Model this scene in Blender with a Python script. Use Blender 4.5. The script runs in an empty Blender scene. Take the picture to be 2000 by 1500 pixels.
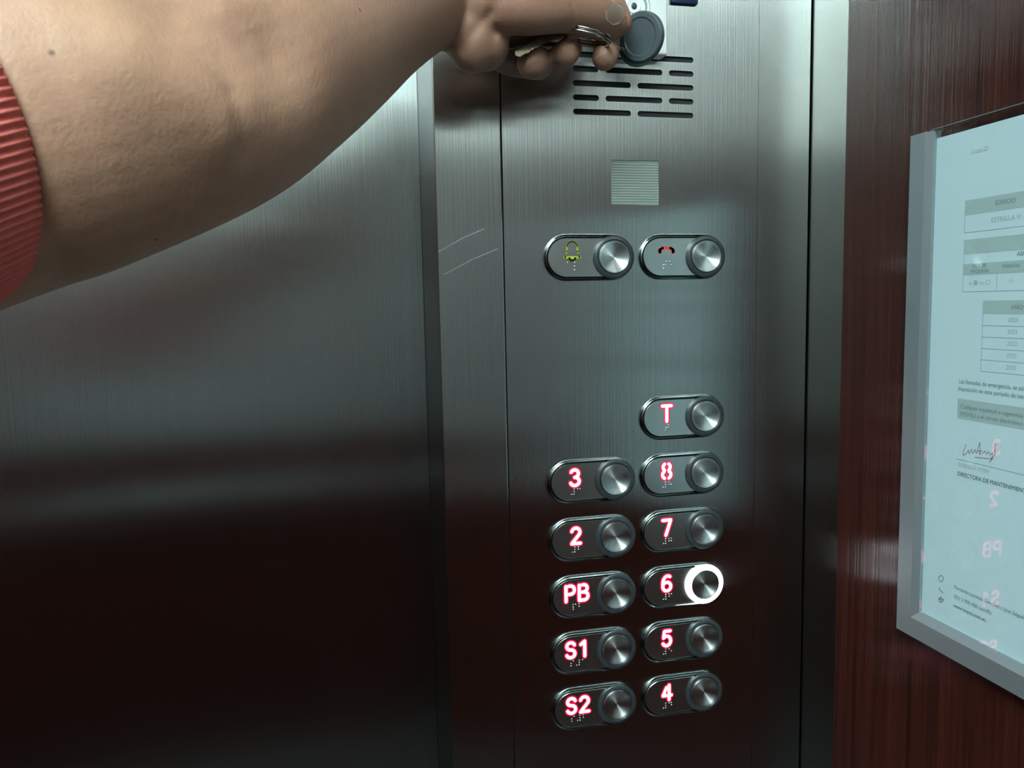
import bpy, bmesh, math, random
from mathutils import Vector, Matrix

# ------------------------------------------------------------------ camera
SC = bpy.context.scene
COL = SC.collection
F, YAW, PITCH, ROLL, CAM_D, CAM_H = 1541.54, .2258, -.1005, -.0207, .50032, 1.32
cy, sy, cp, sp = math.cos(YAW), math.sin(YAW), math.cos(PITCH), math.sin(PITCH)
VF = Vector((sy*cp, cy*cp, sp)); _r = Vector((cy, -sy, 0)); _u = _r.cross(VF)
VR = _r*math.cos(ROLL) + _u*math.sin(ROLL); VU = -_r*math.sin(ROLL) + _u*math.cos(ROLL)
CAM = Vector((0, -CAM_D, CAM_H))
cam_data = bpy.data.cameras.new('camera'); cam = bpy.data.objects.new('camera', cam_data); COL.objects.link(cam)
cam_data.sensor_fit = 'HORIZONTAL'; cam_data.sensor_width = 36; cam_data.lens = F/2000*36; cam_data.clip_start = .01
m3 = Matrix((VR, VU, -VF)).transposed(); cam.matrix_world = Matrix.Translation(CAM) @ m3.to_4x4()
SC.camera = cam

# ------------------------------------------------------------------ world, light, exposure
W = bpy.data.worlds.new('world'); SC.world = W; W.use_nodes = True
W.node_tree.nodes['Background'].inputs[0].default_value = (.6, .8, .85, 1)
W.node_tree.nodes['Background'].inputs[1].default_value = .0
SC.view_settings.view_transform = 'Standard'; SC.view_settings.look = 'None'
SC.view_settings.gamma = 1; SC.view_settings.exposure = 0; SC.view_settings.use_curve_mapping = False
SC.cycles.use_denoising = True
SC.cycles.max_bounces = 6; SC.cycles.use_light_tree = False; SC.cycles.use_adaptive_sampling = True; SC.cycles.adaptive_threshold = .045; SC.cycles.adaptive_min_samples = 16; SC.cycles.sample_clamp_indirect = 14
LIGHT_COL = (.825, 1.0, .985)
PANEL_EMIT = 31.0
WASH_EMIT = 155.0

# ------------------------------------------------------------------ helpers
def at(px, py, d):                       # pixel of the 2000x1500 frame at a forward distance
    return CAM + (VF + VR*((px-1000)/F) + VU*((750-py)/F))*d
def on_y(px, py, y):
    d = VF + VR*((px-1000)/F) + VU*((750-py)/F); return CAM + d*((y-CAM.y)/d.y)
def on_x(px, py, x):
    d = VF + VR*((px-1000)/F) + VU*((750-py)/F); return CAM + d*((x-CAM.x)/d.x)

def obj(name, mesh, mat=None, parent=None, loc=None):
    if isinstance(mesh, bmesh.types.BMesh):
        me = bpy.data.meshes.new(name); mesh.to_mesh(me); mesh.free()
    else: me = mesh
    if mat and not me.materials: me.materials.append(mat)
    o = bpy.data.objects.new(name, me); COL.objects.link(o)
    if parent: o.parent = parent
    if loc is not None: o.location = loc
    return o
def empty(name, loc=(0, 0, 0)):
    o = bpy.data.objects.new(name, None); COL.objects.link(o); o.location = loc; o.empty_display_size = .01; return o
def tag(o, label, cat=None, group=None, kind=None):
    if label: o['label'] = label
    if cat: o['category'] = cat
    if group: o['group'] = group
    if kind: o['kind'] = kind
    return o
def smooth(o, flag=True):
    for p in o.data.polygons: p.use_smooth = flag
    return o
def autosmooth(o, ang=35):
    me = o.data
    for p in me.polygons: p.use_smooth = True
    bm = bmesh.new(); bm.from_mesh(me)
    for e in bm.edges:
        if len(e.link_faces) == 2 and e.calc_face_angle(0) > math.radians(ang): e.smooth = False
    bm.to_mesh(me); bm.free(); return o
def box(bm, x0, x1, y0, y1, z0, z1, bevel=0, seg=2):
    g = bmesh.ops.create_cube(bm, size=1)['verts']
    for v in g: v.co = Vector(((x0+x1)/2+v.co.x*(x1-x0), (y0+y1)/2+v.co.y*(y1-y0), (z0+z1)/2+v.co.z*(z1-z0)))
    if bevel:
        es = {e for v in g for e in v.link_edges}
        bmesh.ops.bevel(bm, geom=list(es), offset=bevel, segments=seg, affect='EDGES', profile=.5)
    return bm
def boxo(name, dims, mat, parent=None, bevel=0, seg=2):
    return obj(name, box(bmesh.new(), *dims, bevel, seg), mat, parent)

# ------------------------------------------------------------------ materials
def new_mat(name):
    m = bpy.data.materials.new(name); m.use_nodes = True
    nt = m.node_tree; b = nt.nodes['Principled BSDF']; return m, nt, b
def N(nt, kind, **kw):
    n = nt.nodes.new(kind)
    for k, v in kw.items(): setattr(n, k, v)
    return n
def plain(name, col, rough=.5, metal=0, spec=.5, coat=0, noise=0, scale=40):
    m, nt, b = new_mat(name)
    b.inputs['Base Color'].default_value = (*col, 1); b.inputs['Roughness'].default_value = rough
    b.inputs['Metallic'].default_value = metal; b.inputs['Specular IOR Level'].default_value = spec
    b.inputs['Coat Weight'].default_value = coat
    if noise:
        tc = N(nt, 'ShaderNodeTexCoord'); nz = N(nt, 'ShaderNodeTexNoise'); nz.inputs['Scale'].default_value = scale
        nz.inputs['Detail'].default_value = 4
        nt.links.new(tc.outputs['Object'], nz.inputs['Vector'])
        mr = N(nt, 'ShaderNodeMapRange'); mr.inputs[3].default_value = 1-noise; mr.inputs[4].default_value = 1+noise
        nt.links.new(nz.outputs['Fac'], mr.inputs[0])
        vm = N(nt, 'ShaderNodeVectorMath', operation='SCALE'); vm.inputs[0].default_value = col
        nt.links.new(mr.outputs[0], vm.inputs['Scale']); nt.links.new(vm.outputs[0], b.inputs['Base Color'])
        bp = N(nt, 'ShaderNodeBump'); bp.inputs['Strength'].default_value = .1; bp.inputs['Distance'].default_value = .001
        nt.links.new(nz.outputs['Fac'], bp.inputs['Height']); nt.links.new(bp.outputs[0], b.inputs['Normal'])
    return m
def emis(name, col, strength):
    m, nt, b = new_mat(name)
    b.inputs['Base Color'].default_value = (*[c*.3 for c in col], 1); b.inputs['Roughness'].default_value = .4
    b.inputs['Emission Color'].default_value = (*col, 1); b.inputs['Emission Strength'].default_value = strength
    return m
def brushed(name, tangent, col=(.50, .52, .505), rough=.215, aniso=1.0, grain=.12, stretch=(900, 900, 6)):
    """vertical hairline steel: the gloss spreads across the grain"""
    m, nt, b = new_mat(name)
    b.inputs['Metallic'].default_value = 1; b.inputs['Anisotropic'].default_value = aniso
    tv = N(nt, 'ShaderNodeCombineXYZ')
    for i in range(3): tv.inputs[i].default_value = tangent[i]
    nt.links.new(tv.outputs[0], b.inputs['Tangent'])
    g = N(nt, 'ShaderNodeNewGeometry'); mp = N(nt, 'ShaderNodeMapping'); mp.inputs['Scale'].default_value = stretch
    nt.links.new(g.outputs['Position'], mp.inputs['Vector'])
    nz = N(nt, 'ShaderNodeTexNoise'); nz.inputs['Scale'].default_value = 1; nz.inputs['Detail'].default_value = 3
    nt.links.new(mp.outputs[0], nz.inputs['Vector'])
    mr = N(nt, 'ShaderNodeMapRange'); mr.inputs[3].default_value = 1-grain; mr.inputs[4].default_value = 1+grain
    nt.links.new(nz.outputs['Fac'], mr.inputs[0])
    vm = N(nt, 'ShaderNodeVectorMath', operation='SCALE'); vm.inputs[0].default_value = col
    nt.links.new(mr.outputs[0], vm.inputs['Scale']); nt.links.new(vm.outputs[0], b.inputs['Base Color'])
    n2 = N(nt, 'ShaderNodeTexNoise'); n2.inputs['Scale'].default_value = 7; n2.inputs['Detail'].default_value = 3
    nt.links.new(g.outputs['Position'], n2.inputs['Vector'])
    m2 = N(nt, 'ShaderNodeMapRange'); m2.inputs[3].default_value = rough-.03; m2.inputs[4].default_value = rough+.03
    nt.links.new(n2.outputs['Fac'], m2.inputs[0]); nt.links.new(m2.outputs[0], b.inputs['Roughness'])
    bp = N(nt, 'ShaderNodeBump'); bp.inputs['Strength'].default_value = .14; bp.inputs['Distance'].default_value = .0005
    nt.links.new(nz.outputs['Fac'], bp.inputs['Height']); nt.links.new(bp.outputs[0], b.inputs['Normal'])
    return m
def turned(name):
    """disc turned on a lathe: gloss spreads along the radius"""
    m, nt, b = new_mat(name)
    b.inputs['Metallic'].default_value = 1; b.inputs['Anisotropic'].default_value = .85
    b.inputs['Roughness'].default_value = .36
    g = N(nt, 'ShaderNodeNewGeometry'); oi = N(nt, 'ShaderNodeObjectInfo')
    s = N(nt, 'ShaderNodeVectorMath', operation='SUBTRACT')
    nt.links.new(g.outputs['Position'], s.inputs[0]); nt.links.new(oi.outputs['Location'], s.inputs[1])
    n = N(nt, 'ShaderNodeVectorMath', operation='NORMALIZE'); nt.links.new(s.outputs[0], n.inputs[0])
    nt.links.new(n.outputs[0], b.inputs['Tangent'])
    ln = N(nt, 'ShaderNodeVectorMath', operation='LENGTH'); nt.links.new(s.outputs[0], ln.inputs[0])
    mu = N(nt, 'ShaderNodeMath', operation='MULTIPLY'); mu.inputs[1].default_value = 9000
    nt.links.new(ln.outputs['Value'], mu.inputs[0])
    nz = N(nt, 'ShaderNodeTexNoise', noise_dimensions='1D'); nt.links.new(mu.outputs[0], nz.inputs['W'])
    mr = N(nt, 'ShaderNodeMapRange'); mr.inputs[3].default_value = .8; mr.inputs[4].default_value = 1.1
    nt.links.new(nz.outputs['Fac'], mr.inputs[0])
    vm = N(nt, 'ShaderNodeVectorMath', operation='SCALE'); vm.inputs[0].default_value = (.62, .66, .66)
    nt.links.new(mr.outputs[0], vm.inputs['Scale']); nt.links.new(vm.outputs[0], b.inputs['Base Color'])
    return m
def wood(name, dark=(.022, .0046, .0034), light=(.062, .0140, .0095), rough=.21):
    m, nt, b = new_mat(name)
    g = N(nt, 'ShaderNodeNewGeometry'); mp = N(nt, 'ShaderNodeMapping'); mp.inputs['Scale'].default_value = (420, 420, 9)
    nt.links.new(g.outputs['Position'], mp.inputs['Vector'])
    nz = N(nt, 'ShaderNodeTexNoise'); nz.inputs['Scale'].default_value = 1; nz.inputs['Detail'].default_value = 4
    nt.links.new(mp.outputs[0], nz.inputs['Vector'])
    mp2 = N(nt, 'ShaderNodeMapping'); mp2.inputs['Scale'].default_value = (150, 150, 4)
    nt.links.new(g.outputs['Position'], mp2.inputs['Vector'])
    n2 = N(nt, 'ShaderNodeTexNoise'); n2.inputs['Scale'].default_value = 1; n2.inputs['Detail'].default_value = 2
    nt.links.new(mp2.outputs[0], n2.inputs['Vector'])
    ad = N(nt, 'ShaderNodeMath', operation='ADD'); nt.links.new(nz.outputs['Fac'], ad.inputs[0]); nt.links.new(n2.outputs['Fac'], ad.inputs[1])
    cr = N(nt, 'ShaderNodeMapRange'); cr.inputs[1].default_value = .7; cr.inputs[2].default_value = 1.35
    nt.links.new(ad.outputs[0], cr.inputs[0])
    mx = N(nt, 'ShaderNodeMix', data_type='RGBA'); mx.inputs[6].default_value = (*dark, 1); mx.inputs[7].default_value = (*light, 1)
    nt.links.new(cr.outputs[0], mx.inputs[0]); nt.links.new(mx.outputs[2], b.inputs['Base Color'])
    b.inputs['Roughness'].default_value = rough
    b.inputs['Specular IOR Level'].default_value = .6; b.inputs['Anisotropic'].default_value = .7
    tv = N(nt, 'ShaderNodeCombineXYZ'); tv.inputs[1].default_value = 1; nt.links.new(tv.outputs[0], b.inputs['Tangent'])
    bp = N(nt, 'ShaderNodeBump'); bp.inputs['Strength'].default_value = .42; bp.inputs['Distance'].default_value = .0006
    nt.links.new(nz.outputs['Fac'], bp.inputs['Height']); nt.links.new(bp.outputs[0], b.inputs['Normal'])
    return m

STEEL = brushed('brushed_steel_front', (1, 0, 0))
STEEL_DOOR = brushed('brushed_steel_door', (1, 0, 0), col=(.43, .45, .445), rough=.24)
STEEL_SIDE = brushed('brushed_steel_side', (0, 1, 0), rough=.15, aniso=.96)
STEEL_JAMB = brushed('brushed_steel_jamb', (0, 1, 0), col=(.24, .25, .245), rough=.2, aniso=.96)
PLATE = plain('satin_plate', (.50, .53, .52), .28, 1)
CHROME = plain('dark_chrome', (.20, .235, .235), .14, 1)
TURNED = turned('turned_metal')
SLATE = plain('unlit_ring', (.028, .036, .040), .30, 0, .45)
GLYPH = emis('lit_glyph', (1.0, .30, .47), 4.0)
GLYPH_RED = emis('painted_glyph_halo', (1.0, .004, .060), .8)  # red light spill around the glyphs, painted as a glowing border
GLYPH.cycles.emission_sampling = 'NONE'; GLYPH_RED.cycles.emission_sampling = 'NONE'
RING_LIT = emis('lit_ring', (.93, .95, 1.0), 9)
DOT = plain('braille_steel', (.8, .83, .82), .25, 1)
BELL = plain('bell_print', (.30, .38, .03), .5)
PHONE_RED = plain('phone_print', (.55, .05, .05), .5)
BLACK = plain('void_black', (.006, .007, .007), .7)
GAP = plain('seam_dark', (.008, .009, .009), .9, 0, 0)
WOOD = wood('red_wood_laminate')
ALU = plain('satin_aluminium', (.27, .315, .335), .42, .6)
PAPER = plain('paper', (.70, .80, .86), .7, 0, .2)
INK = plain('ink_grey', (.20, .26, .28), .8, 0, .1)
INK_DARK = plain('ink_dark', (.07, .10, .11), .8, 0, .1)
INK_PALE = plain('ink_pale', (.44, .52, .56), .8, 0, .1)
CELL = plain('table_shade', (.48, .57, .57), .8, 0, .1)
INK_RED = plain('ink_red', (.42, .22, .25), .8, 0, .1)
WHITE = plain('white_plastic', (.82, .86, .85), .35)
NAVY = plain('navy_plastic', (.012, .022, .07), .35)
FOB = plain('grey_fob', (.075, .095, .105), .42, noise=.08, scale=900)
FOB_DARK = plain('dark_fob', (.015, .04, .042), .45)
KEY = plain('key_nickel', (.40, .37, .34), .22, 1)
BRASS = plain('key_brass', (.19, .155, .11), .3, 1)
CEIL = plain('ceiling_white', (.55, .58, .57), .6)
GREY_WALL = plain('grey_laminate', (.19, .22, .22), .5)
REFLECTOR = plain('reflector_white', (.74, .80, .79), .45)
FLOOR_M = plain('dark_floor', (.022, .022, .022), .4, noise=.4, scale=80)
PANEL_LIGHT = emis('led_panel', LIGHT_COL, PANEL_EMIT)
WASH_LIGHT = emis('added_wash_light', LIGHT_COL, WASH_EMIT)

def glass_mat():
    m, nt, b = new_mat('clear_cover')
    nt.nodes.remove(b); out = nt.nodes['Material Output']
    tr = N(nt, 'ShaderNodeBsdfTransparent'); tr.inputs[0].default_value = (.93, .97, .97, 1)
    gl = N(nt, 'ShaderNodeBsdfGlossy'); gl.inputs['Roughness'].default_value = .02
    fr0 = N(nt, 'ShaderNodeFresnel'); fr0.inputs[0].default_value = 1.5
    ge = N(nt, 'ShaderNodeNewGeometry'); inv = N(nt, 'ShaderNodeMath', operation='SUBTRACT'); inv.inputs[0].default_value = 1
    nt.links.new(ge.outputs['Backfacing'], inv.inputs[1]); fr = N(nt, 'ShaderNodeMath', operation='MULTIPLY')
    nt.links.new(fr0.outputs[0], fr.inputs[0]); nt.links.new(inv.outputs[0], fr.inputs[1])
    mx = N(nt, 'ShaderNodeMixShader')
    nt.links.new(fr.outputs[0], mx.inputs[0]); nt.links.new(tr.outputs[0], mx.inputs[1]); nt.links.new(gl.outputs[0], mx.inputs[2])
    nt.links.new(mx.outputs[0], out.inputs[0]); return m
GLASS = glass_mat()

# ------------------------------------------------------------------ the cab
XC, XL_EDGE = .3312, .0685              # right corner, left edge of the return panel
DOOR_Y = .080
X_LEFT, Y_BACK, Z_CEIL = -1.05, -1.75, 2.30
XS0, XS1 = .1117, .2905                 # seams beside the face plate

fl = boxo('floor', (X_LEFT-.05, XC+.05, Y_BACK-.05, .2, -.05, 0), FLOOR_M); tag(fl, 'dark lift floor', kind='structure')
ce = boxo('ceiling', (X_LEFT-.05, XC+.05, Y_BACK-.05, .2, Z_CEIL, Z_CEIL+.05), CEIL); tag(ce, 'pale lift ceiling', kind='structure')
# front return panel: two fixed strips and the box behind them
wf = boxo('wall_front', (XL_EDGE+.0015, XC, .0015, .16, 0, Z_CEIL), STEEL); tag(wf, 'brushed steel return panel beside the lift door', kind='structure')
boxo('steel_strip', (XL_EDGE, XS0-.0007, 0, .0015, 0, Z_CEIL), STEEL, wf, .0007)
boxo('seam_shadow_gap', (XS0-.002, XS0+.001, .00148, .0016, 0, Z_CEIL), GAP, wf)
boxo('steel_strip', (XS1+.0004, XC-.0013, 0, .0015, 0, Z_CEIL), STEEL, wf)
boxo('seam_shadow_gap', (XC-.003, XC, .00148, .0016, 0, Z_CEIL), GAP, wf)
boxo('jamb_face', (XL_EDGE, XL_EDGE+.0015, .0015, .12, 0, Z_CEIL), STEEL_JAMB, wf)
d1 = boxo('door_1', (-.86, XL_EDGE-.0001, DOOR_Y, DOOR_Y+.03, .005, 2.1), STEEL_DOOR, bevel=.0002); tag(d1, 'wide brushed steel lift door, dark towards the floor', kind='structure')
t2 = boxo('trim_2', (-.86, XL_EDGE, 0, .16, 2.1, Z_CEIL), STEEL); tag(t2, 'steel transom above the lift door', kind='structure')
t3 = boxo('trim_3', (X_LEFT, -.86, 0, .16, 0, Z_CEIL), STEEL); tag(t3, 'steel return panel on the far side of the door', kind='structure')
# right wall: steel corner strip, then wood laminate
wr = boxo('wall_right', (XC-.0016, XC+.05, Y_BACK, -.0405, 0, Z_CEIL), WOOD, bevel=.0006); tag(wr, 'dark red wood laminate wall', kind='structure')
t1 = boxo('trim_1', (XC, XC+.05, -.0402, .0, 0, Z_CEIL), STEEL_SIDE); tag(t1, 'narrow steel corner strip between return panel and wood wall', kind='structure')
wl = boxo('wall_left', (X_LEFT-.05, X_LEFT, Y_BACK, 0, 0, Z_CEIL), WOOD); tag(wl, 'dark red wood laminate wall opposite', kind='structure')
wb = boxo('wall_back', (X_LEFT-.05, XC+.05, Y_BACK-.05, Y_BACK, 0, .95), WOOD); tag(wb, 'back wall, dark wood below, grey above the handrail, added bright panel at the top', kind='structure')
boxo('upper_panel', (X_LEFT-.05, XC+.05, Y_BACK-.05, Y_BACK, .95, 1.76), GREY_WALL, wb)
boxo('added_bright_panel', (X_LEFT-.05, XC+.05, Y_BACK-.05, Y_BACK, 1.765, Z_CEIL), REFLECTOR, wb)  # unseen bright panel, added for the steel to reflect

def tube(bm, pts, r, seg=12, caps=True):
    rings = []
    for i, p in enumerate(pts):
        p = Vector(p); a = Vector(pts[max(0, i-1)]); b = Vector(pts[min(len(pts)-1, i+1)])
        t = (b-a).normalized(); up = Vector((0, 0, 1)) if abs(t.z) < .9 else Vector((1, 0, 0))
        n = t.cross(up).normalized(); k = n.cross(t)
        rr = r[i] if isinstance(r, (list, tuple)) else r
        rings.append([bm.verts.new(p + (n*math.cos(2*math.pi*j/seg) + k*math.sin(2*math.pi*j/seg))*rr) for j in range(seg)])
    for a, b in zip(rings, rings[1:]):
        for j in range(seg): bm.faces.new((a[j], a[(j+1) % seg], b[(j+1) % seg], b[j]))
    if caps: bm.faces.new(rings[0][::-1]); bm.faces.new(rings[-1])
    return bm
hr = smooth(obj('handrail', tube(bmesh.new(), [(X_LEFT+.12, Y_BACK+.055, .80), (XC-.12, Y_BACK+.055, .80)], .019, 16), ALU))
tag(hr, 'round steel handrail along the back wall', 'handrail')
for x in (-.8, -.36, .08):
    smooth(obj('bracket', tube(bmesh.new(), [(x, Y_BACK-.001, .78), (x, Y_BACK+.05, .79)], .008, 10), ALU, hr))

# ceiling lamp of the cab, and a strip lamp added to brighten steel reflections
def lamp(name, x0, x1, y0, y1, mat, label):
    e = empty(name, ((x0+x1)/2, (y0+y1)/2, Z_CEIL)); tag(e, label, 'lamp')
    cx, cyy = e.location.x, e.location.y
    boxo('diffuser', (x0-cx, x1-cx, y0-cyy, y1-cyy, -.012, -.002), mat, e)
    bm = bmesh.new(); w = .02
    box(bm, x0-cx-w, x0-cx, y0-cyy-w, y1-cyy+w, -.016, 0); box(bm, x1-cx, x1-cx+w, y0-cyy-w, y1-cyy+w, -.016, 0)
    box(bm, x0-cx, x1-cx, y0-cyy-w, y0-cyy, -.016, 0); box(bm, x0-cx, x1-cx, y1-cyy, y1-cyy+w, -.016, 0)
    obj('lamp_frame', bm, ALU, e); return e
lamp('ceiling_lamp', -.85, -.10, -1.40, -.85, PANEL_LIGHT, 'square white ceiling lamp in the middle of the lift ceiling')
lamp('added_strip_lamp', -.85, .15, Y_BACK+.05, Y_BACK+.11, WASH_LIGHT, 'added unseen strip lamp along the rear edge of the ceiling')

# ------------------------------------------------------------------ face plate with real openings
Z0 = CAM_H - 1.25                        # z offset of the measured layout
def slot_pts(x0, x1, z, h=.0036, n=6):
    r = h/2; out = []
    for k in range(n+1):
        a = -math.pi/2 + math.pi*k/n; out.append((x1-r+r*math.cos(a), z+r*math.sin(a)))
    for k in range(n+1):
        a = math.pi/2 + math.pi*k/n; out.append((x0+r+r*math.cos(a), z+r*math.sin(a)))
    return out
def rect_pts(x0, x1, z0, z1): return [(x0, z0), (x1, z0), (x1, z1), (x0, z1)]
def sheet(name, outline, holes, y_front, thick, mat, parent=None):
    cu = bpy.data.curves.new(name, 'CURVE'); cu.dimensions = '2D'; cu.fill_mode = 'BOTH'; cu.extrude = thick/2
    for pts in [outline]+holes:
        s = cu.splines.new('POLY'); s.points.add(len(pts)-1); s.use_cyclic_u = True
        for p, (x, z) in zip(s.points, pts): p.co = (x, z, 0, 1)
    o = bpy.data.objects.new(name, cu); COL.objects.link(o)
    bpy.context.view_layer.update()
    me = bpy.data.meshes.new_from_object(o.evaluated_get(bpy.context.evaluated_depsgraph_get()))
    bpy.data.objects.remove(o)
    for v in me.vertices: x, z, e = v.co; v.co = (x, y_front + thick/2 - e, z)
    me.materials.clear(); me.materials.append(mat)
    bm = bmesh.new(); bm.from_mesh(me); bmesh.ops.recalc_face_normals(bm, faces=bm.faces); bm.to_mesh(me); bm.free()
    return obj(name, me, mat, parent)
SX = (.1590, .1766, .1811, .1986, .2032, .2207, .2254, .2429)
zr = [1.3728+Z0+.00893*i for i in range(5)]
slots = []
for i in (0, 2, 4): slots += [(SX[0], SX[3], zr[i]), (SX[4], SX[7], zr[i])]
for i in (1, 3): slots += [(SX[0], SX[1], zr[i]), (SX[2], SX[5], zr[i]), (SX[6], SX[7], zr[i])]
WIN = (.1846, .2181, 1.3139+Z0, 1.3428+Z0)
op = empty('operating_panel', (0, 0, 0)); tag(op, 'brushed steel lift operating panel with slotted speaker grille and button rows', 'control panel')
sheet('face_plate', rect_pts(XS0, XS1, .55, 2.05), [slot_pts(*s) for s in slots]+[rect_pts(*WIN)], -.0001, .0015, STEEL, op)
boxo('grille_backing', (SX[0]-.002, SX[7]+.002, .00142, .00148, zr[0]-.004, zr[4]+.004), BLACK, op)
boxo('panel_end', (XS0, XS1, -.0004, .0014, 2.0505, Z_CEIL), STEEL, op); boxo('panel_end', (XS0, XS1, -.0004, .0014, 0, .5495), STEEL, op)
def ribbon(bm, pts, w, y0, y1, closed=False, capn=8):
    """flat stroke in the xz plane, front face at y0"""
    pts = [Vector((p[0], 0, p[1])) for p in pts]
    if closed: pts = pts+[pts[0]]
    for a, b in zip(pts, pts[1:]):
        t = (b-a)
        if t.length < 1e-9: continue
        n = Vector((-t.z, 0, t.x)).normalized()*w/2
        q = [a+n, b+n, b-n, a-n]
        f0 = [bm.verts.new((p.x, y0, p.z)) for p in q]; f1 = [bm.verts.new((p.x, y1, p.z)) for p in q]
        bm.faces.new(f0)
        for k in range(4): bm.faces.new((f0[k], f1[k], f1[(k+1) % 4], f0[(k+1) % 4]))
    for p in pts:
        bm.faces.new([bm.verts.new((p.x+w/2*math.cos(2*math.pi*k/capn), y0, p.z+w/2*math.sin(2*math.pi*k/capn))) for k in range(capn)])
    return bm
# lens of the emergency light: a prismatic square
def lens():
    bm = bmesh.new(); x0, x1, z0, z1 = WIN; n, m = 52, 17*3
    vs = []
    for j in range(m+1):
        row = []
        for i in range(n+1):
            a = i/n; b = j/m
            h = .0005*(abs(math.sin(math.pi*b*17)) + .5*abs(math.sin(math.pi*a*26)))
            row.append(bm.verts.new((x0+(x1-x0)*a, .0008-h, z0+(z1-z0)*b)))
        vs.append(row)
    for j in range(m):
        for i in range(n): bm.faces.new((vs[j][i], vs[j][i+1], vs[j+1][i+1], vs[j+1][i]))
    return bm
LENS = plain('ribbed_lens', (.17, .21, .18), .2, 0, .8)
el = smooth(obj('emergency_light', lens(), LENS)); tag(el, 'small square ribbed translucent lamp window above the bell button', 'lamp')
SCRATCH = plain('scratch_bright', (.55, .58, .57), .5, 1)
for a, b, w in (((856, 492), (945, 447), .00035), ((868, 536), (972, 486), .0003)):
    p, q = on_y(*a, 0), on_y(*b, 0); mid = on_y((a[0]+b[0])/2+2, (a[1]+b[1])/2-4, 0)
    obj('scratch', ribbon(bmesh.new(), [(p.x, p.z), (mid.x, mid.z), (q.x, q.z)], w, -.0007, -.0004), SCRATCH, op if a[0] > 1100 else wf)

# ------------------------------------------------------------------ push buttons
PW, PH = .0622, .0305
def pill(w, h, n=14):
    r = h/2; out = []
    for k in range(n+1): a = -math.pi/2+math.pi*k/n; out.append((w/2-r+r*math.cos(a), r*math.sin(a)))
    for k in range(n+1): a = math.pi/2+math.pi*k/n; out.append((-w/2+r+r*math.cos(a), r*math.sin(a)))
    return out
def loft2(loops, cap=True):
    bm = bmesh.new(); rows = [[bm.verts.new((x, y, z)) for x, z in lp] for lp, y in loops]
    for a, b in zip(rows, rows[1:]):
        for k in range(len(a)): bm.faces.new((a[k], a[(k+1) % len(a)], b[(k+1) % len(a)], b[k]))
    if cap: bm.faces.new(rows[-1])
    return bm
def circ(r, n=48): return [(r*math.cos(2*math.pi*k/n), r*math.sin(2*math.pi*k/n)) for k in range(n)]
YP = -.0001
bezel_bm = loft2([(pill(PW, PH), YP), (pill(PW, PH), YP-.0008), (pill(PW-.0012, PH-.0012), YP-.0022), (pill(PW-.0024, PH-.0024), YP-.0025),
                  (pill(PW-.0052, PH-.0052), YP-.0009), (pill(PW-.0054, PH-.0054), YP-.0002)], False)
BEZEL = bpy.data.meshes.new('bezel'); bezel_bm.to_mesh(BEZEL); bezel_bm.free(); BEZEL.materials.append(CHROME)
plate_bm = loft2([(pill(PW-.0054, PH-.0054), YP-.0002), (pill(PW-.0054, PH-.0054), YP-.0014), (pill(PW-.0060, PH-.0060), YP-.0017)])
PLATE_ME = bpy.data.meshes.new('plate'); plate_bm.to_mesh(PLATE_ME); plate_bm.free(); PLATE_ME.materials.append(PLATE)
ring_bm = loft2([(circ(.0142), YP-.0010), (circ(.0142), YP-.0028), (circ(.0136), YP-.0034), (circ(.0116), YP-.0036), (circ(.0109), YP-.0030), (circ(.0107), YP-.002)], False)
RING = bpy.data.meshes.new('ring'); ring_bm.to_mesh(RING); ring_bm.free(); RING.materials.append(SLATE)
RING2 = RING.copy(); RING2.materials.clear(); RING2.materials.append(RING_LIT)
# shallow concave cap with a rolled rim
cl = [(circ(.0107), YP-.002), (circ(.0107), YP-.0036), (circ(.01035), YP-.0041), (circ(.0099), YP-.0041)]
for k in range(1, 9):
    r = .0099*(1-k/9); cl.append((circ(max(r, .0003)), YP-.0041+.0019*(1-(r/.0099)**2)))
cap_bm = loft2(cl); CAP = bpy.data.meshes.new('cap'); cap_bm.to_mesh(CAP); cap_bm.free(); CAP.materials.append(TURNED)
for me in (BEZEL, PLATE_ME, RING, RING2, CAP):
    bm = bmesh.new(); bm.from_mesh(me); bmesh.ops.recalc_face_normals(bm, faces=bm.faces)
    for e in bm.edges: e.smooth = not (len(e.link_faces) == 2 and e.calc_face_angle(0) > math.radians(40))
    bm.to_mesh(me); bm.free()
    for p in me.polygons: p.use_smooth = True

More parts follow.
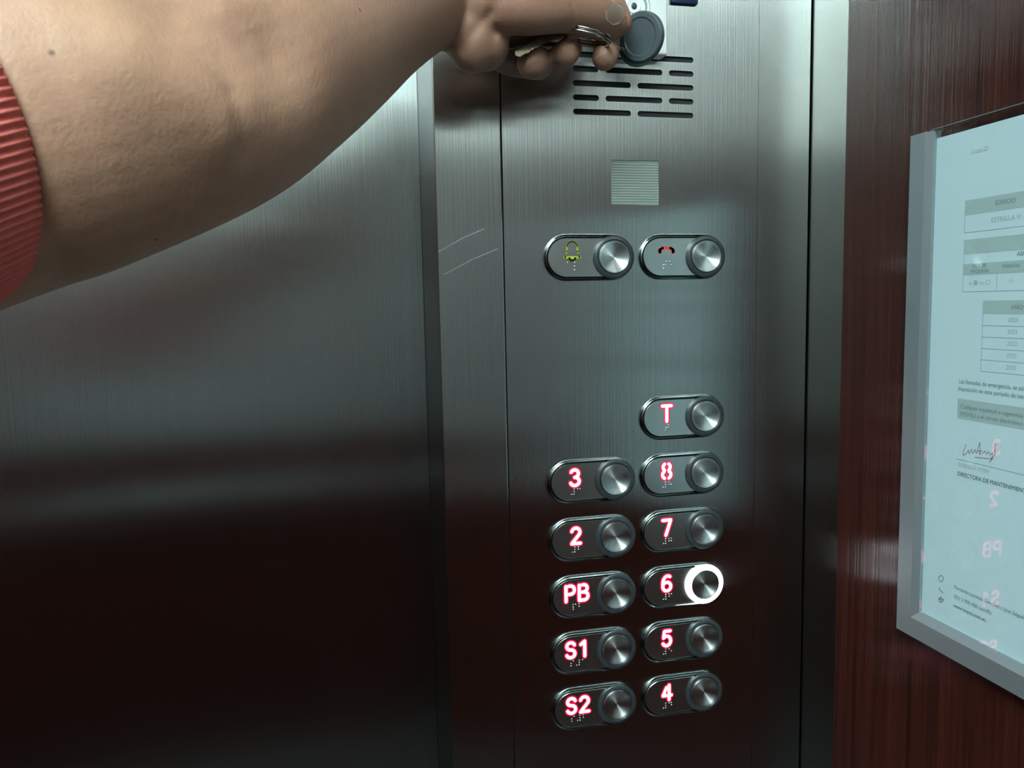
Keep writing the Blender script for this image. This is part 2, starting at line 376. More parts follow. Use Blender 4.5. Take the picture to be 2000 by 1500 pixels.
def arc(cx, cz, rx, rz, a0, a1, n=14):
    return [(cx+rx*math.cos(math.radians(a0+(a1-a0)*k/n)), cz+rz*math.sin(math.radians(a0+(a1-a0)*k/n))) for k in range(n+1)]
GL = {
 'T': [[(0, 1), (.62, 1)], [(.31, 1), (.31, 0)]],
 '3': [arc(.27, .76, .25, .24, 155, -90), arc(.28, .26, .29, .26, 90, -160)],
 '8': [arc(.3, .76, .25, .24, 58, -55), arc(.3, .76, .25, .24, 122, 235), arc(.3, .26, .29, .26, 55, -60), arc(.3, .26, .29, .26, 125, 240)],
 '2': [arc(.3, .72, .27, .28, 165, -25)+[(.03, 0), (.6, 0)]],
 '7': [[(.02, 1), (.58, 1), (.24, 0)]],
 '6': [arc(.3, .29, .28, .29, 100, -80), arc(.3, .29, .28, .29, 120, 262), arc(.36, .5, .34, .5, 178, 62), [(.02, .5), (.02, .29)]],
 '5': [[(.54, 1), (.13, 1), (.07, .54)]+arc(.28, .33, .29, .33, 125, -150)],
 '4': [[(.28, .86), (.02, .30), (.28, .30)], [(.46, 1), (.46, 0)], [(.46, .30), (.62, .30)]],
 'S': [arc(.3, .76, .26, .24, 15, 270)+arc(.3, .26, .28, .26, 90, -160)],
 '1': [[(.10, .80), (.36, 1), (.36, 0)]],
 'P': [[(.04, 1), (.04, 0)], [(.22, 1), (.34, 1)]+arc(.36, .73, .24, .27, 85, -85)+[(.22, .46)]],
 'B': [[(.04, 1), (.04, 0), (.34, 0)]+arc(.36, .26, .26, .26, -85, 85)+[(.24, .53)], [(.24, 1), (.34, 1)]+arc(.35, .77, .22, .23, 85, -80)]}
GH, GWT = .0107, .0023
def glyph_mesh(text, grow, y0, y1):
    bm = bmesh.new(); adv = .88; n = len(text); wtot = (n-1)*adv*GH+.6*GH
    for i, c in enumerate(text):
        for st in GL[c]:
            pts = [(-wtot/2+(i*adv+x)*GH, (z-.5)*GH) for x, z in st]
            ribbon(bm, pts, GWT+grow, y0, y1)
    return bm
def dome(bm, x, z, y, r=.00066):
    g = bmesh.ops.create_icosphere(bm, subdivisions=1, radius=r)['verts']
    for v in g: v.co = Vector((x+v.co.x, y+v.co.y*.8, z+v.co.z))
BR = {'1': '1', '2': '12', '3': '14', '4': '145', '5': '15', '6': '124', '7': '1245', '8': '125', 'T': '2345', 'P': '1234', 'B': '12', 'S': '234', '#': '3456'}
def braille(chars, x0, z0):
    bm = bmesh.new()
    for i, c in enumerate(chars):
        for d in BR[c]:
            d = int(d)-1
            dome(bm, x0+i*.0042+(d//3)*.0017, z0-(d % 3)*.0017, YP-.0017)
    return bm
GX, GZ = -.0119, .0030
LABELS = {
 'T': 'lift button with lit pink letter T, alone at the top of the right column',
 '3': 'lift button with lit pink digit three, first of the left column of five',
 '8': 'lift button with lit pink digit eight, just below the letter T',
 '2': 'lift button with lit pink digit two, between three and PB',
 '7': 'lift button with lit pink digit seven, just above the glowing white ring',
 'PB': 'lift button with lit pink letters PB in the middle of the left column',
 '6': 'lift button with lit pink digit six and glowing white ring',
 'S1': 'lift button with lit pink letters S1, between PB and S2',
 '5': 'lift button with lit pink digit five, just below the glowing white ring',
 'S2': 'lift button with lit pink letters S2 at the bottom of the left column',
 '4': 'lift button with lit pink digit four at the bottom of the right column'}
def button(x, z, text, label, group):
    e = empty('push_button', (x, 0, z)); tag(e, label, 'button', group)
    obj('bezel', BEZEL, None, e); obj('face', PLATE_ME, None, e)
    obj('light_ring', RING2 if text == '6' else RING, None, e, (.0165, 0, 0)); obj('cap', CAP, None, e, (.0165, 0, 0))
    if text in LABELS:
        o = obj('lit_marking', glyph_mesh(text, .0017, YP-.00180, YP-.0016), GLYPH_RED, e, (GX, 0, GZ))  # wider ribbon carries the painted red halo
        o['label'] = 'glowing marking '+text
        obj('lit_core', glyph_mesh(text, 0, YP-.00190, YP-.0017), GLYPH, o)
        s = ('#'+text) if text[0].isdigit() else (text[0]+'#'+text[1] if text[0] == 'S' else text)
        smooth(obj('braille_dots', braille(s, GX-.0024-(len(s)-2)*.0021, GZ-GH/2-.0026), DOT, e))
    return e
XLc, XRc = .1685, .2346
z3 = 1.1304+Z0
for i, t in enumerate(('3', '2', 'PB', 'S1', 'S2')): button(XLc, z3-.04*i, t, LABELS[t], 'lift floor buttons')
for i, t in enumerate(('T', '8', '7', '6', '5', '4')): button(XRc, z3+.04-.04*i, t, LABELS[t], 'lift floor buttons')
zal = 1.2797+Z0
b1 = button(XLc, zal, 'bell', 'pill-shaped alarm button with yellow bell mark', 'emergency buttons')
b2 = button(XRc, zal, 'phone', 'pill-shaped call button with red handset mark', 'emergency buttons')
bm = bmesh.new(); yb = (YP-.0019, YP-.0016)
ribbon(bm, [(-.0048, -.0022), (-.0040, -.0012), (-.0036, .0008)]+arc(0, .0032, .0036, .0040, 165, 15, 10)+[(.0036, .0008), (.0040, -.0012), (.0048, -.0022)], .0011, *yb)
ribbon(bm, [(-.0052, -.0030), (.0052, -.0030)], .0018, *yb); ribbon(bm, arc(0, -.0036, .0020, .0016, 180, 360, 8), .0014, *yb)
o = obj('bell_mark', bm, BELL, b1, (GX, 0, GZ)); o['label'] = 'yellow-green bell symbol'
bm = bmesh.new()
ribbon(bm, [(-.0045, .0018), (-.0030, .0028), (.0030, .0028), (.0045, .0018)], .0022, *yb)
ribbon(bm, [(-.0050, .0002), (-.0042, .0004)], .0026, *yb); ribbon(bm, [(.0042, .0004), (.0050, .0002)], .0026, *yb)
ribbon(bm, [(-.0048, .0016), (-.0048, .0004)], .0022, *yb); ribbon(bm, [(.0048, .0016), (.0048, .0004)], .0022, *yb)
o = obj('handset_mark', bm, PHONE_RED, b2, (GX, 0, GZ)); o['label'] = 'red telephone handset symbol'
bm = bmesh.new()
for dx, dz in ((-.0032, -.0064), (.0016, -.0064), (.0016, -.0088), (.0016, -.0112)): dome(bm, GX+dx, GZ+dz, YP-.0017, .0007)
smooth(obj('braille_dots', bm, DOT, b1))
bm = bmesh.new()
for dx, dz in ((0, -.0062), (.0024, -.0062), (-.0020, -.0085), (-.0006, -.0085), (.0036, -.0085), (-.0018, -.0108)): dome(bm, GX+dx, GZ+dz, YP-.0017, .0007)
smooth(obj('braille_dots', bm, DOT, b2))

# ------------------------------------------------------------------ card reader, blue plate
RC = on_y(1237, 12, -.012); RRx = on_y(1305, 50, -.012).x; RBz = on_y(1290, 107, -.012).z
rh = RRx-RC.x
cr = empty('card_reader', (RC.x, 0, RC.z)); tag(cr, 'white plastic card reader with round mark above the speaker grille', 'card reader')
bm = bmesh.new(); box(bm, -rh, rh, -.012, -.0004, RBz-RC.z, .06, .0018, 3); autosmooth(obj('reader_body', bm, WHITE, cr))
def annulus(r0, r1, y0, y1, n=40): return loft2([(circ(r0, n), y1), (circ(r0, n), y0), (circ(r1, n), y0), (circ(r1, n), y1)], False)
autosmooth(obj('reader_ring', annulus(.0080, .0090, -.0127, -.0119), plain('reader_line', (.25, .33, .34), .5), cr))
autosmooth(obj('reader_ring', annulus(.0108, .0113, -.0124, -.0119), plain('reader_line_thin', (.42, .50, .50), .5), cr))
autosmooth(obj('reader_dimple', loft2([(circ(.0050), -.0119), (circ(.0044), -.0128), (circ(.0022), -.0123)]), WHITE, cr))
autosmooth(obj('reader_eye', loft2([(circ(.0018), -.0119), (circ(.0018), -.0131), (circ(.0014), -.0133)]), plain('reader_dark', (.02, .05, .05), .3), cr, (.0002, 0, 0)))
nL, nR = on_y(1310, 5, -.002), on_y(1363, 5, -.002); nB = on_y(1335, 7.5, -.002).z
bm = bmesh.new(); box(bm, nL.x, nR.x, -.003, -.0004, nB, nB+.024, .0009, 2); o = autosmooth(obj('floor_display', bm, NAVY)); tag(o, 'dark blue plate at the top edge right of the card reader', 'plate')

# ------------------------------------------------------------------ notice in its wall frame
XF, XW = .3231, XC-.0016                # frame front, wall surface
fr = empty('notice_holder', (XW, -.22, 1.05+Z0)); tag(fr, 'satin aluminium notice frame with open top on the wood wall', 'frame')
def rel(o, e): o.location = Vector(o.location)-e.location; return o
YA, YB, ZA, ZB = -.1077, -.3345, 1.0526+Z0, 1.3394+Z0
def bar(prof, axis, a, b, parent, name='frame_bar'):
    """prof: (u, x) pairs, u across the bar; swept along axis"""
    bm = bmesh.new(); A = []; B = []
    for u, x, ma, mb in prof:
        if axis == 'z': A.append(bm.verts.new((x, u, a+ma))); B.append(bm.verts.new((x, u, b+mb)))
        else: A.append(bm.verts.new((x, a+ma, u))); B.append(bm.verts.new((x, b+mb, u)))
    n = len(A)
    for k in range(n): bm.faces.new((A[k], A[(k+1) % n], B[(k+1) % n], B[k]))
    bm.faces.new(A[::-1]); bm.faces.new(B); bmesh.ops.recalc_face_normals(bm, faces=bm.faces)
    o = obj(name, bm, ALU, parent); return rel(o, parent)
bw, bv = .0112, .0042
bar([(YA, XW, 0, 0), (YA, XF, 0, 0), (YA-bw, XF, bw, 0), (YA-bw-bv, XF+.0022, bw+bv, 0), (YA-bw-bv, XW, bw+bv, 0)], 'z', ZA, ZB, fr)
bar([(YB, XW, 0, 0), (YB, XF, 0, 0), (YB+bw, XF, bw, 0), (YB+bw+bv, XF+.0022, bw+bv, 0), (YB+bw+bv, XW, bw+bv, 0)], 'z', ZA, ZB, fr)
bar([(ZA, XW, 0, 0), (ZA, XF, 0, 0), (ZA+bw, XF, -bw, bw), (ZA+bw+bv, XF+.0022, -bw-bv, bw+bv), (ZA+bw+bv, XW, -bw-bv, bw+bv)], 'y', YA, YB, fr)
XG = XF+.0024; XP = XG+.0016
rel(boxo('glass_pane', (XG, XG+.0012, YB+bw+.001, YA-bw-.001, ZA+bw, ZB+.0004), GLASS, fr), fr)
rel(boxo('pane_edge', (XG-.0001, XG+.0013, YB+bw+.001, YA-bw-.001, ZB+.0004, ZB+.0011), plain('acrylic_edge', (.10, .11, .11), .3), fr), fr)
PT = on_x(1900, 251, XP).z
bm = bmesh.new(); box(bm, XP, XP+.0003, YB+bw, YA-bw-bv+.0012, ZA+bw, PT)
pa = obj('notice_sheet', bm, PAPER); tag(pa, 'printed white notice sheet with grey tables behind the frame glass', 'notice')
YI = XP-.00006
def pap(px, py): p = on_x(px, py, XP); return p.y, p.z
def quad(name, y0, y1, z0, z1, mat, lift=0):
    bm = bmesh.new(); x = YI-lift
    bm.faces.new([bm.verts.new((x, y0, z0)), bm.verts.new((x, y0, z1)), bm.verts.new((x, y1, z1)), bm.verts.new((x, y1, z0))])
    return obj(name, bm, mat, pa)
def text(s, y, z, h, mat, align='LEFT', bold=0, squeeze=1):
    cu = bpy.data.curves.new('text', 'FONT'); cu.body = s; cu.size = h*1.38; cu.align_x = align; cu.offset = bold
    o = bpy.data.objects.new('text', cu); COL.objects.link(o); bpy.context.view_layer.update()
    me = bpy.data.meshes.new_from_object(o.evaluated_get(bpy.context.evaluated_depsgraph_get())); bpy.data.objects.remove(o)
    for v in me.vertices: a, b, _ = v.co; v.co = (YI-.00006, y-a*squeeze, z+b)
    me.materials.clear(); me.materials.append(mat)
    return obj('text_line', me, mat, pa)
def cellbox(px0, pyt, pyb, y_end, shade, lines=True):
    y0, zt = pap(px0, pyt); zb = pap(px0, pyb)[1]
    if shade: quad('table_cell', y0, y_end, zb, zt, CELL)
    return y0, zt, zb
def vlin(y, z0, z1, w=.00035): quad('table_line', y+w/2, y-w/2, z0, z1, INK_PALE, .00002)
def hlin(z, y0, y1, w=.00035): quad('table_line', y0, y1, z-w/2, z+w/2, INK_PALE, .00002)
YE = YB+.035
y0, zt, zb = cellbox(1886, 392, 421, YE, True); z2 = pap(1884, 455)[1]
vlin(y0, z2, zt); hlin(z2, y0, YE)
yt, ztx = pap(1944, 401); text('EDIFICIO', yt, ztx, .0023, INK, squeeze=.95)
yt, ztx = pap(1936, 434.5); text('ESTRELLA VI', yt, ztx, .0025, INK_PALE, squeeze=.95)
yt, ztx = pap(1897, 301); text('2 oct-23', yt, ztx, .0023, INK_PALE, squeeze=1)
y0, zt, zb = cellbox(1884, 469, 497, YE, True); za = pap(1883, 516)[1]; zb2 = pap(1882, 538)[1]; zc = pap(1881, 570)[1]
quad('table_cell', y0, YE, zb2, za, CELL); vlin(y0, zc, zt); hlin(zc, y0, YE); ym = pap(1947, 550)[0]; vlin(ym, zc, zb2)
yt, ztx = pap(1986, 500); text('ASCENSOR', yt, ztx, .0023, INK)
yt, ztx = pap(1899, 523); text('SALA DE', yt, ztx, .0018, INK, squeeze=.95)
yt, ztx = pap(1895, 533.5); text('MÁQUINAS', yt, ztx, .0018, INK, squeeze=.95)
yt, ztx = pap(1958, 523.5); text('PARADAS', yt, ztx, .0018, INK, squeeze=.95)
yt, ztx = pap(1893, 557); text('si \u25a0 no \u25a1', yt, ztx, .0023, INK_PALE, squeeze=1)
yt, ztx = pap(1970, 553); text('11', yt, ztx, .0023, INK_PALE)
y0, zt, zb = cellbox(1921, 587, 613, YE, True); rows = [635, 658, 681, 704, 727]
zbot = pap(1917, 725)[1]; vlin(y0, zbot, zt)
yt, ztx = pap(1975, 604); text('AÑO', yt, ztx, .0022, INK)
for k in range(5):
    zz = zb+(zbot-zb)*(k+1)/5; hlin(zz, y0, YE); text('2023', pap(1969, 620)[0], zz+(zb-zbot)/5*.36, .0022, INK_PALE)
yt, ztx = pap(1873, 748); text('Las llamadas de emergencia, se atienden a', yt, ztx, .0023, INK, squeeze=.93)
yt, ztx = pap(1871, 762); text('disposición en este periodo de tiempo', yt, ztx, .0023, INK, squeeze=.93)
y0, zt, zb = cellbox(1871, 778, 817, YE, True)
yt, ztx = pap(1876, 797); text('Cualquier inquietud o sugerencia', yt, ztx, .0023, INK, squeeze=.93)
yt, ztx = pap(1875, 811); text('(MOVIL) o el correo electrónico', yt, ztx, .0023, INK, squeeze=.93)
# signature
def ink_path(pxs, mat, w=.00035):
    bm = bmesh.new(); q = [pap(*p) for p in pxs]
    ribbon(bm, [(-a, b) for a, b in q], w, 0, .00001, capn=6)
    for v in bm.verts: v.co = Vector((YI-.00003, -v.co.x, v.co.z))
    return obj('signature_stroke', bm, mat, pa)
ink_path([(1887, 868), (1882, 882), (1881, 889), (1886, 888), (1892, 879), (1893, 886), (1898, 878), (1900, 886), (1905, 878), (1907, 886), (1912, 870), (1914, 864), (1915, 888), (1910, 880), (1918, 881)], INK_RED)
ink_path([(1919, 886), (1924, 881), (1927, 887), (1931, 882), (1934, 889), (1939, 884), (1937, 897), (1933, 903), (1938, 894), (1943, 888), (1946, 870), (1944, 866), (1942, 876), (1944, 888)], INK_RED)
ink_path([(1904, 893), (1922, 895), (1941, 896)], INK_RED)
y0, zl = pap(1868, 896); hlin(zl, y0, YE, .0004)
yt, ztx = pap(1871, 910); text('GABRIELA VITERI', yt, ztx, .0022, INK_PALE, squeeze=.9)
yt, ztx = pap(1870, 928); text('DIRECTORA DE MANTENIMIENTO', yt, ztx, .0023, INK_DARK, squeeze=.93)
yt, ztx = pap(1864, 1149); text('Fernando Lorenzo González y Jose Salgado', yt, ztx, .0021, INK, squeeze=.9)
yt, ztx = pap(1863, 1167); text('(02) 2 900 400 (ext40)', yt, ztx, .0021, INK, squeeze=.95)
yt, ztx = pap(1863, 1185); text('www.keyco.com.ec', yt, ztx, .0021, INK_DARK, squeeze=.95)
ink_path([(1838, 1137), (1833, 1131), (1834, 1126), (1839, 1124), (1843, 1128), (1842, 1133), (1838, 1137)], INK, .0004)
ink_path([(1835, 1147), (1836, 1152), (1842, 1158)], INK, .0005)
ink_path([(1838, 1166), (1833, 1170), (1835, 1176), (1840, 1176), (1843, 1171), (1838, 1166), (1838, 1176)], INK, .0004)
ink_path([(1833, 1170), (1843, 1172)], INK, .0004)

# ------------------------------------------------------------------ the reaching arm and hand
def skin_mat():
    m, nt, b = new_mat('skin')
    g = N(nt, 'ShaderNodeNewGeometry')
    n1 = N(nt, 'ShaderNodeTexNoise'); n1.inputs['Scale'].default_value = 14; n1.inputs['Detail'].default_value = 5
    n2 = N(nt, 'ShaderNodeTexNoise'); n2.inputs['Scale'].default_value = 160; n2.inputs['Detail'].default_value = 4
    for n in (n1, n2): nt.links.new(g.outputs['Position'], n.inputs['Vector'])
    mx = N(nt, 'ShaderNodeMix', data_type='RGBA'); mx.inputs[6].default_value = (.46, .275, .180, 1); mx.inputs[7].default_value = (.43, .235, .165, 1)
    mr = N(nt, 'ShaderNodeMapRange'); mr.inputs[1].default_value = .35; mr.inputs[2].default_value = .65
    nt.links.new(n1.outputs['Fac'], mr.inputs[0]); nt.links.new(mr.outputs[0], mx.inputs[0])
    m2 = N(nt, 'ShaderNodeMapRange'); m2.inputs[3].default_value = .9; m2.inputs[4].default_value = 1.1
    nt.links.new(n2.outputs['Fac'], m2.inputs[0])
    vm = N(nt, 'ShaderNodeVectorMath', operation='SCALE'); nt.links.new(mx.outputs[2], vm.inputs[0]); nt.links.new(m2.outputs[0], vm.inputs['Scale'])
    # shade over the hand put into the skin colour, fading up the arm
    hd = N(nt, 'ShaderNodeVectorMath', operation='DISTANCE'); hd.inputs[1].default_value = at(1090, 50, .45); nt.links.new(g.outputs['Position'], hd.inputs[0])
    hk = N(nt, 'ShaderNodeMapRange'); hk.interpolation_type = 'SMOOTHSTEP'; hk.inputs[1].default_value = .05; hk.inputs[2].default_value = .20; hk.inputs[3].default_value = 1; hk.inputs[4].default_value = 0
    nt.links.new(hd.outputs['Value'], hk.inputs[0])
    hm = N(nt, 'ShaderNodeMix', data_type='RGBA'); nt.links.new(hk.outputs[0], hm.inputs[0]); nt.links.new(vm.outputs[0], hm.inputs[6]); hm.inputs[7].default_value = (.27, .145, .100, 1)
    # small moles
    last = hm.outputs[2]
    for p, r in MOLES:
        ds = N(nt, 'ShaderNodeVectorMath', operation='DISTANCE'); ds.inputs[1].default_value = p
        nt.links.new(g.outputs['Position'], ds.inputs[0])
        k = N(nt, 'ShaderNodeMapRange'); k.inputs[1].default_value = r*.4; k.inputs[2].default_value = r; k.inputs[3].default_value = .75; k.inputs[4].default_value = 0
        nt.links.new(ds.outputs['Value'], k.inputs[0])
        q = N(nt, 'ShaderNodeMix', data_type='RGBA'); nt.links.new(k.outputs[0], q.inputs[0]); nt.links.new(last, q.inputs[6]); q.inputs[7].default_value = (.10, .05, .035, 1)
        last = q.outputs[2]
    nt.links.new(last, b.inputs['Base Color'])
    b.inputs['Roughness'].default_value = .52; b.inputs['Specular IOR Level'].default_value = .35
    b.inputs['Subsurface Weight'].default_value = .18; b.inputs['Subsurface Radius'].default_value = (.006, .0025, .0012); b.inputs['Subsurface Scale'].default_value = 1
    bp = N(nt, 'ShaderNodeBump'); bp.inputs['Strength'].default_value = .3; bp.inputs['Distance'].default_value = .0006
    n3 = N(nt, 'ShaderNodeTexNoise'); n3.inputs['Scale'].default_value = 700; n3.inputs['Detail'].default_value = 3
    nt.links.new(g.outputs['Position'], n3.inputs['Vector']); nt.links.new(n3.outputs['Fac'], bp.inputs['Height']); nt.links.new(bp.outputs[0], b.inputs['Normal'])
    return m
def catmull(keys, n):
    """keys: rows of numbers; returns n samples per span"""
    out = []
    for i in range(len(keys)-1):
        p0 = keys[max(0, i-1)]; p1 = keys[i]; p2 = keys[i+1]; p3 = keys[min(len(keys)-1, i+2)]
        for k in range(n):
            t = k/n
            out.append([.5*((2*b)+(-a+c)*t+(2*a-5*b+4*c-d)*t*t+(-a+3*b-3*c+d)*t**3) for a, b, c, d in zip(p0, p1, p2, p3)])
    out.append(list(keys[-1])); return out
def loft_tube(bm, rows, seg=28, flat=1.0):
    """rows: x, y, z, radius (in the picture plane), radius (towards the viewer); round ends"""
    pts = [Vector(r[:3]) for r in rows]; rings = []
    for i, p in enumerate(pts):
        t = (pts[min(len(pts)-1, i+1)]-pts[max(0, i-1)]).normalized()
        side = (p-CAM).normalized(); side = (side-t*side.dot(t)).normalized(); n = t.cross(side)
        rings.append([bm.verts.new(p+n*math.cos(2*math.pi*j/seg)*rows[i][3]+side*math.sin(2*math.pi*j/seg)*rows[i][4]) for j in range(seg)])
    for a, b in zip(rings, rings[1:]):
        for j in range(seg): bm.faces.new((a[j], a[(j+1) % seg], b[(j+1) % seg], b[j]))
    bm.faces.new(rings[0][::-1]); bm.faces.new(rings[-1])
def ball(bm, c, r, sub=3, scale=None):
    g = bmesh.ops.create_icosphere(bm, subdivisions=sub, radius=1)['verts']
    for v in g:
        q = v.co.copy()
        if scale: q = VR*q.x*scale[0]+VU*q.y*scale[1]+VF*q.z*scale[2]
        else: q = q*r
        v.co = Vector(c)+q
def chain(bm, keys, n=6, seg=20):
    """keys: px, py, distance, radius in metres"""
    ks = [[*at(k[0], k[1], k[2]), k[3], (k[4] if len(k) > 4 else k[3])] for k in keys]
    rows = catmull(ks, n); loft_tube(bm, rows, seg)
    ball(bm, rows[0][:3], min(rows[0][3:5])*.98); ball(bm, rows[-1][:3], min(rows[-1][3:5])*.995)
def fuse(bm, voxel, smooth_iter, name):
    me = bpy.data.meshes.new(name); bm.to_mesh(me); bm.free()
    o = bpy.data.objects.new(name, me); COL.objects.link(o)
    m = o.modifiers.new('r', 'REMESH'); m.mode = 'VOXEL'; m.voxel_size = voxel; m.use_smooth_shade = True
    s = o.modifiers.new('s', 'SMOOTH'); s.iterations = smooth_iter; s.factor = .5
    bpy.context.view_layer.update()
    res = bpy.data.meshes.new_from_object(o.evaluated_get(bpy.context.evaluated_depsgraph_get())); bpy.data.objects.remove(o)
    return res
SHOULDER = CAM + VR*-.245 + VU*-.03 + VF*.03
arm = bmesh.new()
ks = [[*SHOULDER, .050, .050]]
for px, py, d, r1, r2 in ((-200, 290, .2005, .0458, .0425), (100, 230, .222, .0446, .043), (375, 175, .250, .0404, .040), (520, 122, .285, .0378, .038), (640, 70, .325, .0345, .033), (745, 28, .366, .0288, .0268), (825, -2, .402, .0262, .0215), (880, -8, .418, .0265, .020)):
    ks.append([*at(px, py, d), r1, r2])
rows = catmull(ks, 8); loft_tube(arm, rows, 40); ball(arm, rows[0][:3], .049); ball(arm, rows[-1][:3], .0195)
# palm
ball(arm, at(922, 50, .420), 0, 4, (.0165, .0250, .017))
ball(arm, at(985, -8, .432), 0, 4, (.030, .0185, .017))
ball(arm, at(1000, -40, .452), 0, 4, (.030, .022, .016))
ball(arm, at(938, 86, .424), 0, 3, (.0160, .0145, .016))
# thumb
chain(arm, [(935, 5, .414, .0190, .016), (990, 14, .412, .0140), (1040, 20, .415, .0125), (1100, 22, .425, .0112), (1145, 31, .437, .0113), (1180, 39, .447, .0110, .0095), (1199, 44, .452, .0090, .0080)])
# index finger behind the thumb, gripping the fob
chain(arm, [(1000, -70, .465, .0105), (1090, -70, .472, .0098), (1170, -30, .477, .0088), (1200, 20, .472, .0080), (1212, 45, .466, .0072)])
# middle, ring and little finger curled round the keys
chain(arm, [(985, -60, .465, .0100), (1090, -40, .484, .0095), (1165, 20, .484, .0090), (1184, 84, .474, .0083), (1181, 113, .450, .0074)])
chain(arm, [(970, -30, .462, .0100), (1040, -10, .480, .0095), (1100, 40, .483, .0090), (1110, 88, .470, .0084), (1103, 104, .440, .0080)])
chain(arm, [(945, 85, .445, .0100), (990, 114, .464, .0092), (1030, 122, .470, .0092), (1052, 124, .458, .0092), (1040, 123, .438, .0090)])
ball(arm, at(1020, 50, .478), 0, 4, (.028, .020, .007))
skin_me = fuse(arm, .0013, 9, 'person')
MOLES = [(at(101, 104, .15), .0), (at(548, 152, .24), .0), (at(215, 468, .17), .0), (at(703, 19, .34), .0), (at(935, 60, .40), .0)]
# project the moles on the surface
from mathutils.bvhtree import BVHTree
bmx = bmesh.new(); bmx.from_mesh(skin_me); bvh = BVHTree.FromBMesh(bmx); bmx.free()
def on_skin(px, py):
    d = (VF+VR*((px-1000)/F)+VU*((750-py)/F)).normalized(); h = bvh.ray_cast(CAM, d); return h[0] if h[0] else at(px, py, .3)
MOLES = [(on_skin(101, 104), .0011), (on_skin(548, 152), .0012), (on_skin(703, 19), .0010), (on_skin(935, 60), .0009), (on_skin(305, 468), .0010)]
# crease at the inner elbow, hollow above it, tendon bump beside it; creases of the wrist
def field(pts, w, depth):
    return ([on_skin(*p) for p in pts], w, depth)
FIELDS = [field([(458, 185), (463, 210), (462, 230), (468, 260), (472, 295)], .0040, .0008),
          field([(270, 110), (350, 165), (425, 235)], .0130, -.0034),
          field([(370, 20), (450, 70), (540, 95)], .0170, .0058),
          field([(900, 95), (925, 62), (955, 28)], .0030, .0012),
          field([(962, 10), (958, 40), (968, 62)], .0028, .0012),
          field([(1118, 8), (1124, 30), (1120, 52)], .0022, .0005)]
def seg_dist(p, a, b):
    ab = b-a; t = max(0, min(1, (p-a).dot(ab)/max(ab.length_squared, 1e-12))); return (p-(a+ab*t)).length
nrm = [v.normal.copy() for v in skin_me.vertices]
for pts, w, dep in FIELDS:
    c = sum(pts, Vector())/len(pts); rad = max((p-c).length for p in pts)+3*w
    for v, n in zip(skin_me.vertices, nrm):
        if (v.co-c).length > rad or n.dot(VF) > .1: continue
        d = min(seg_dist(v.co, a, b) for a, b in zip(pts, pts[1:]))
        v.co -= n*dep*math.exp(-(d/w)**2)
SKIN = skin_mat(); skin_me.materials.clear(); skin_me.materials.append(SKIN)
for p in skin_me.polygons: p.use_smooth = True
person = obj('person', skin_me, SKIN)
tag(person, 'person reaching in with a bare left arm in coral sleeve, fingers holding keys and fob', 'person')
# thumb nail
NAIL = plain('nail', (.47, .335, .265), .3, 0, .5)
def nail(quad, lift):
    bm = bmesh.new(); n = 8; g = []
    for j in range(n+1):
        row = []
        for i in range(n+1):
            a, b = i/n, j/n
            # rounded front edge
            a, b = .5+(a-.5)*(1-.35*(2*b-1)**4), .5+(b-.5)*(1-.35*(2*a-1)**4)
            px = (quad[0][0]*(1-a)+quad[1][0]*a)*(1-b)+(quad[3][0]*(1-a)+quad[2][0]*a)*b
            py = (quad[0][1]*(1-a)+quad[1][1]*a)*(1-b)+(quad[3][1]*(1-a)+quad[2][1]*a)*b
            p = on_skin(px, py); row.append(bm.verts.new(p-VF*lift))
        g.append(row)
    top = [[v for v in r] for r in g]
    for j in range(n):
        for i in range(n): bm.faces.new((top[j][i], top[j][i+1], top[j+1][i+1], top[j+1][i]))
    bmesh.ops.solidify(bm, geom=bm.faces[:], thickness=.0006)
    return bm
smooth(obj('thumb_nail', nail([(1180, 10), (1221, 1), (1222, 44), (1185, 54)], .0004), NAIL, person))
# sleeve with ribbed cuff
CORAL = plain('coral_knit', (.78, .20, .17), .85, 0, .2, noise=.12, scale=500)
_b = (at(100, 225, .222)-at(-205, 285, .190)).normalized(); CUFF_AX = (_b+VU*.031+VF*.20).normalized()
def sleeve():
    bm = bmesh.new(); n = 780; rings = []
    A, B = at(-35, 243, .165), at(190, 215, .196); axis = (B-A).normalized()
    # centre line from the cuff back over the shoulder
    line = [at(-190, 265, .2017), CAM+VR*-.18+VU*.03+VF*.14, CAM+VR*-.215-VU*.003+VF*.083, CAM+VR*-.255-VU*.04+VF*.02]
    rad = [.0468, .051, .057, .062]
    rows = catmull([[*p, r] for p, r in zip(line, rad)], 8)
    pts = [Vector(r[:3]) for r in rows]
    for i, p in enumerate(pts):
        t = (pts[max(0, i-1)]-pts[min(len(pts)-1, i+1)]).normalized(); kk = max(0, 1-i/9); t = (t*(1-kk)+CUFF_AX*kk).normalized()
        side = (CAM+VF*.2-p); side = (side-t*side.dot(t)).normalized(); k = t.cross(side)
        amp = .00042
        ring = []
        for j in range(n):
            a = 2*math.pi*j/n; rr = rows[i][3]+amp*math.cos(a*130)
            ring.append(bm.verts.new(p+(side*math.cos(a)+k*math.sin(a))*rr))
        rings.append(ring)
    for a, b in zip(rings, rings[1:]):
        for j in range(n): bm.faces.new((a[j], b[j], b[(j+1) % n], a[(j+1) % n]))
    # turned-in hem
    hem = [bm.verts.new(v.co+((pts[0]-v.co)*.12)) for v in rings[0]]
    for j in range(n): bm.faces.new((hem[j], rings[0][j], rings[0][(j+1) % n], hem[(j+1) % n]))
    bm.faces.new(rings[-1]); bmesh.ops.recalc_face_normals(bm, faces=bm.faces)
    return bm
sl = smooth(obj('shirt_sleeve', sleeve(), CORAL, person)); sl['label'] = 'coral ribbed knit sleeve cuff'

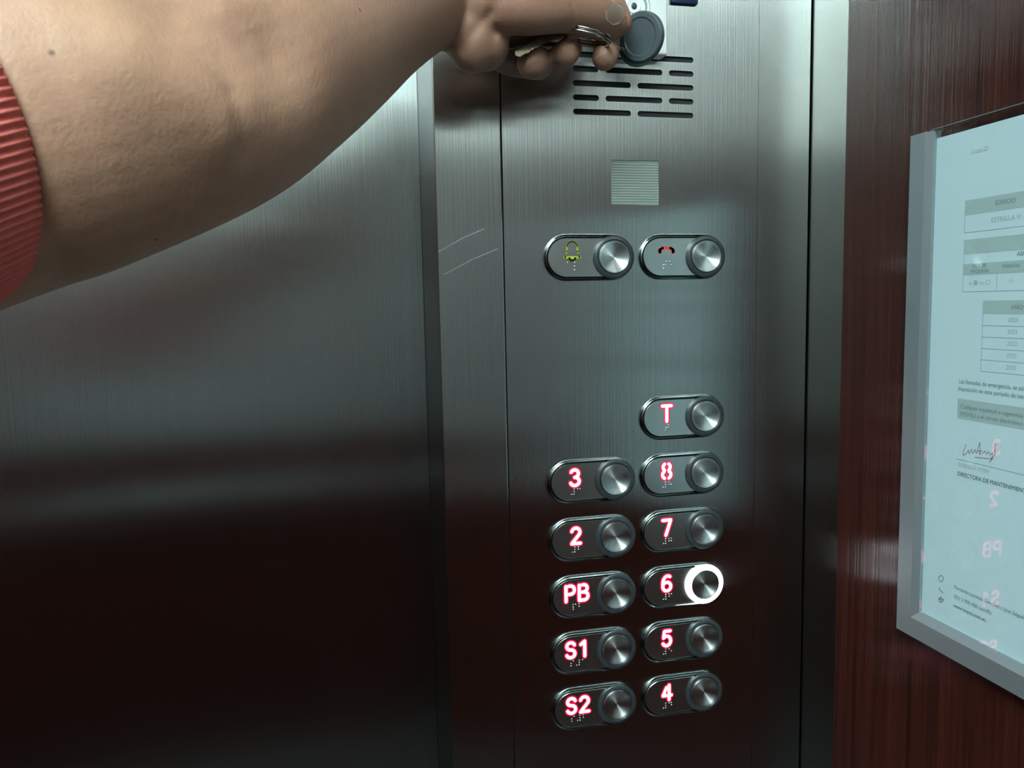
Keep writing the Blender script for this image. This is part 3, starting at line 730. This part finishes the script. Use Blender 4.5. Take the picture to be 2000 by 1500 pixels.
# ------------------------------------------------------------------ fob, rings, keys
def disc_at(c, normal, loops, n=48):
    """loops: (radius, height along normal)"""
    normal = normal.normalized(); a = normal.cross(Vector((0, 0, 1))).normalized(); b = a.cross(normal)
    bm = bmesh.new(); rows = [[bm.verts.new(Vector(c)+(a*math.cos(2*math.pi*k/n)+b*math.sin(2*math.pi*k/n))*r+normal*h) for k in range(n)] for r, h in loops]
    for p, q in zip(rows, rows[1:]):
        for k in range(n): bm.faces.new((p[k], p[(k+1) % n], q[(k+1) % n], q[k]))
    bm.faces.new(rows[0][::-1]); bm.faces.new(rows[-1]); bmesh.ops.recalc_face_normals(bm, faces=bm.faces); return bm
fc = at(1253, 72, .484); fn = (CAM-fc).normalized()*.82 - VR*.52 + VU*.05
fo = empty('key_fob', fc); tag(fo, 'round dark grey access fob held against the card reader', 'fob')
z = Vector((0, 0, 0))
autosmooth(obj('fob_disc', disc_at(z, fn, [(.0132, -.0030), (.0146, -.0022), (.0146, .0012), (.0138, .0021), (.0112, .0023), (.0104, .0017), (.0, .0017)][:6]), FOB, fo), 30)
autosmooth(obj('fob_back', disc_at(z-VR*.0035-VU*.0035, fn, [(.0125, -.0042), (.0140, -.0036), (.0140, -.0024)]), FOB_DARK, fo), 30)
def torus(c, normal, R, r, n=48, m=10, turns=1, pitch=0):
    normal = normal.normalized(); a = normal.cross(Vector((.1, .2, 1))).normalized(); b = a.cross(normal)
    pts = [Vector(c)+(a*math.cos(2*math.pi*k/n)+b*math.sin(2*math.pi*k/n))*R+normal*(pitch*k/n) for k in range(int(n*turns)+1)]
    return tube(bmesh.new(), pts, r, m)
rg = smooth(obj('split_ring', torus(at(1140, 79, .438), VU*.97-VF*.22+VR*.20, .0142, .0009, turns=1.9, pitch=.0019), KEY)); tag(rg, 'shiny double split ring between thumb and fingertips', 'key ring')
rg2 = smooth(obj('small_ring', torus(at(1196, 91, .460), VU*.9-VF*.35+VR*.25, .0070, .0008, turns=1, pitch=0), KEY)); tag(rg2, 'small steel ring linking the split ring to the fob', 'ring')
def key(name, pa_, pb_, width, mat, label, teeth):
    a, b = at(*pa_), at(*pb_); t = (b-a).normalized(); L = (b-a).length
    up = (VU-t*VU.dot(t)).normalized(); nn = t.cross(up)
    root = empty(name, a); tag(root, label, 'key', 'keys on the ring')
    M = lambda s, w: (t*s+up*w)
    # blade outline with cuts
    out = [(L*.36, -width*.30)]
    k = 9
    for i in range(k): s0 = L*(.42+.55*i/k); out += [(s0, -width*.30+(.12*width if (i*teeth) % 3 else .03*width)), (s0+L*.03, -width*.30+(.05*width))]
    out += [(L, 0), (L*.97, width*.3), (L*.36, width*.30)]
    def ext(pts, th):
        bm = bmesh.new(); f0 = [bm.verts.new(M(*p)+nn*th) for p in pts]; f1 = [bm.verts.new(M(*p)-nn*th) for p in pts]
        bm.faces.new(f0); bm.faces.new(f1[::-1])
        for i in range(len(pts)): bm.faces.new((f0[i], f1[i], f1[(i+1) % len(pts)], f0[(i+1) % len(pts)]))
        bmesh.ops.recalc_face_normals(bm, faces=bm.faces); return bm
    obj('blade', ext(out, .0008), mat, root)
    bow = [(L*.2+L*.2*math.cos(2*math.pi*i/24), width*.62*math.sin(2*math.pi*i/24)) for i in range(24)]
    autosmooth(obj('bow', ext(bow, .0010), mat, root))
key('key', (1106, 54, .432), (1006, 110, .424), .0072, BRASS, 'brass-toned key lying across the palm, nearest the fingertips', 2)
key('key', (1100, 68, .446), (972, 94, .440), .0075, KEY, 'silver key tucked under the thumb', 1)
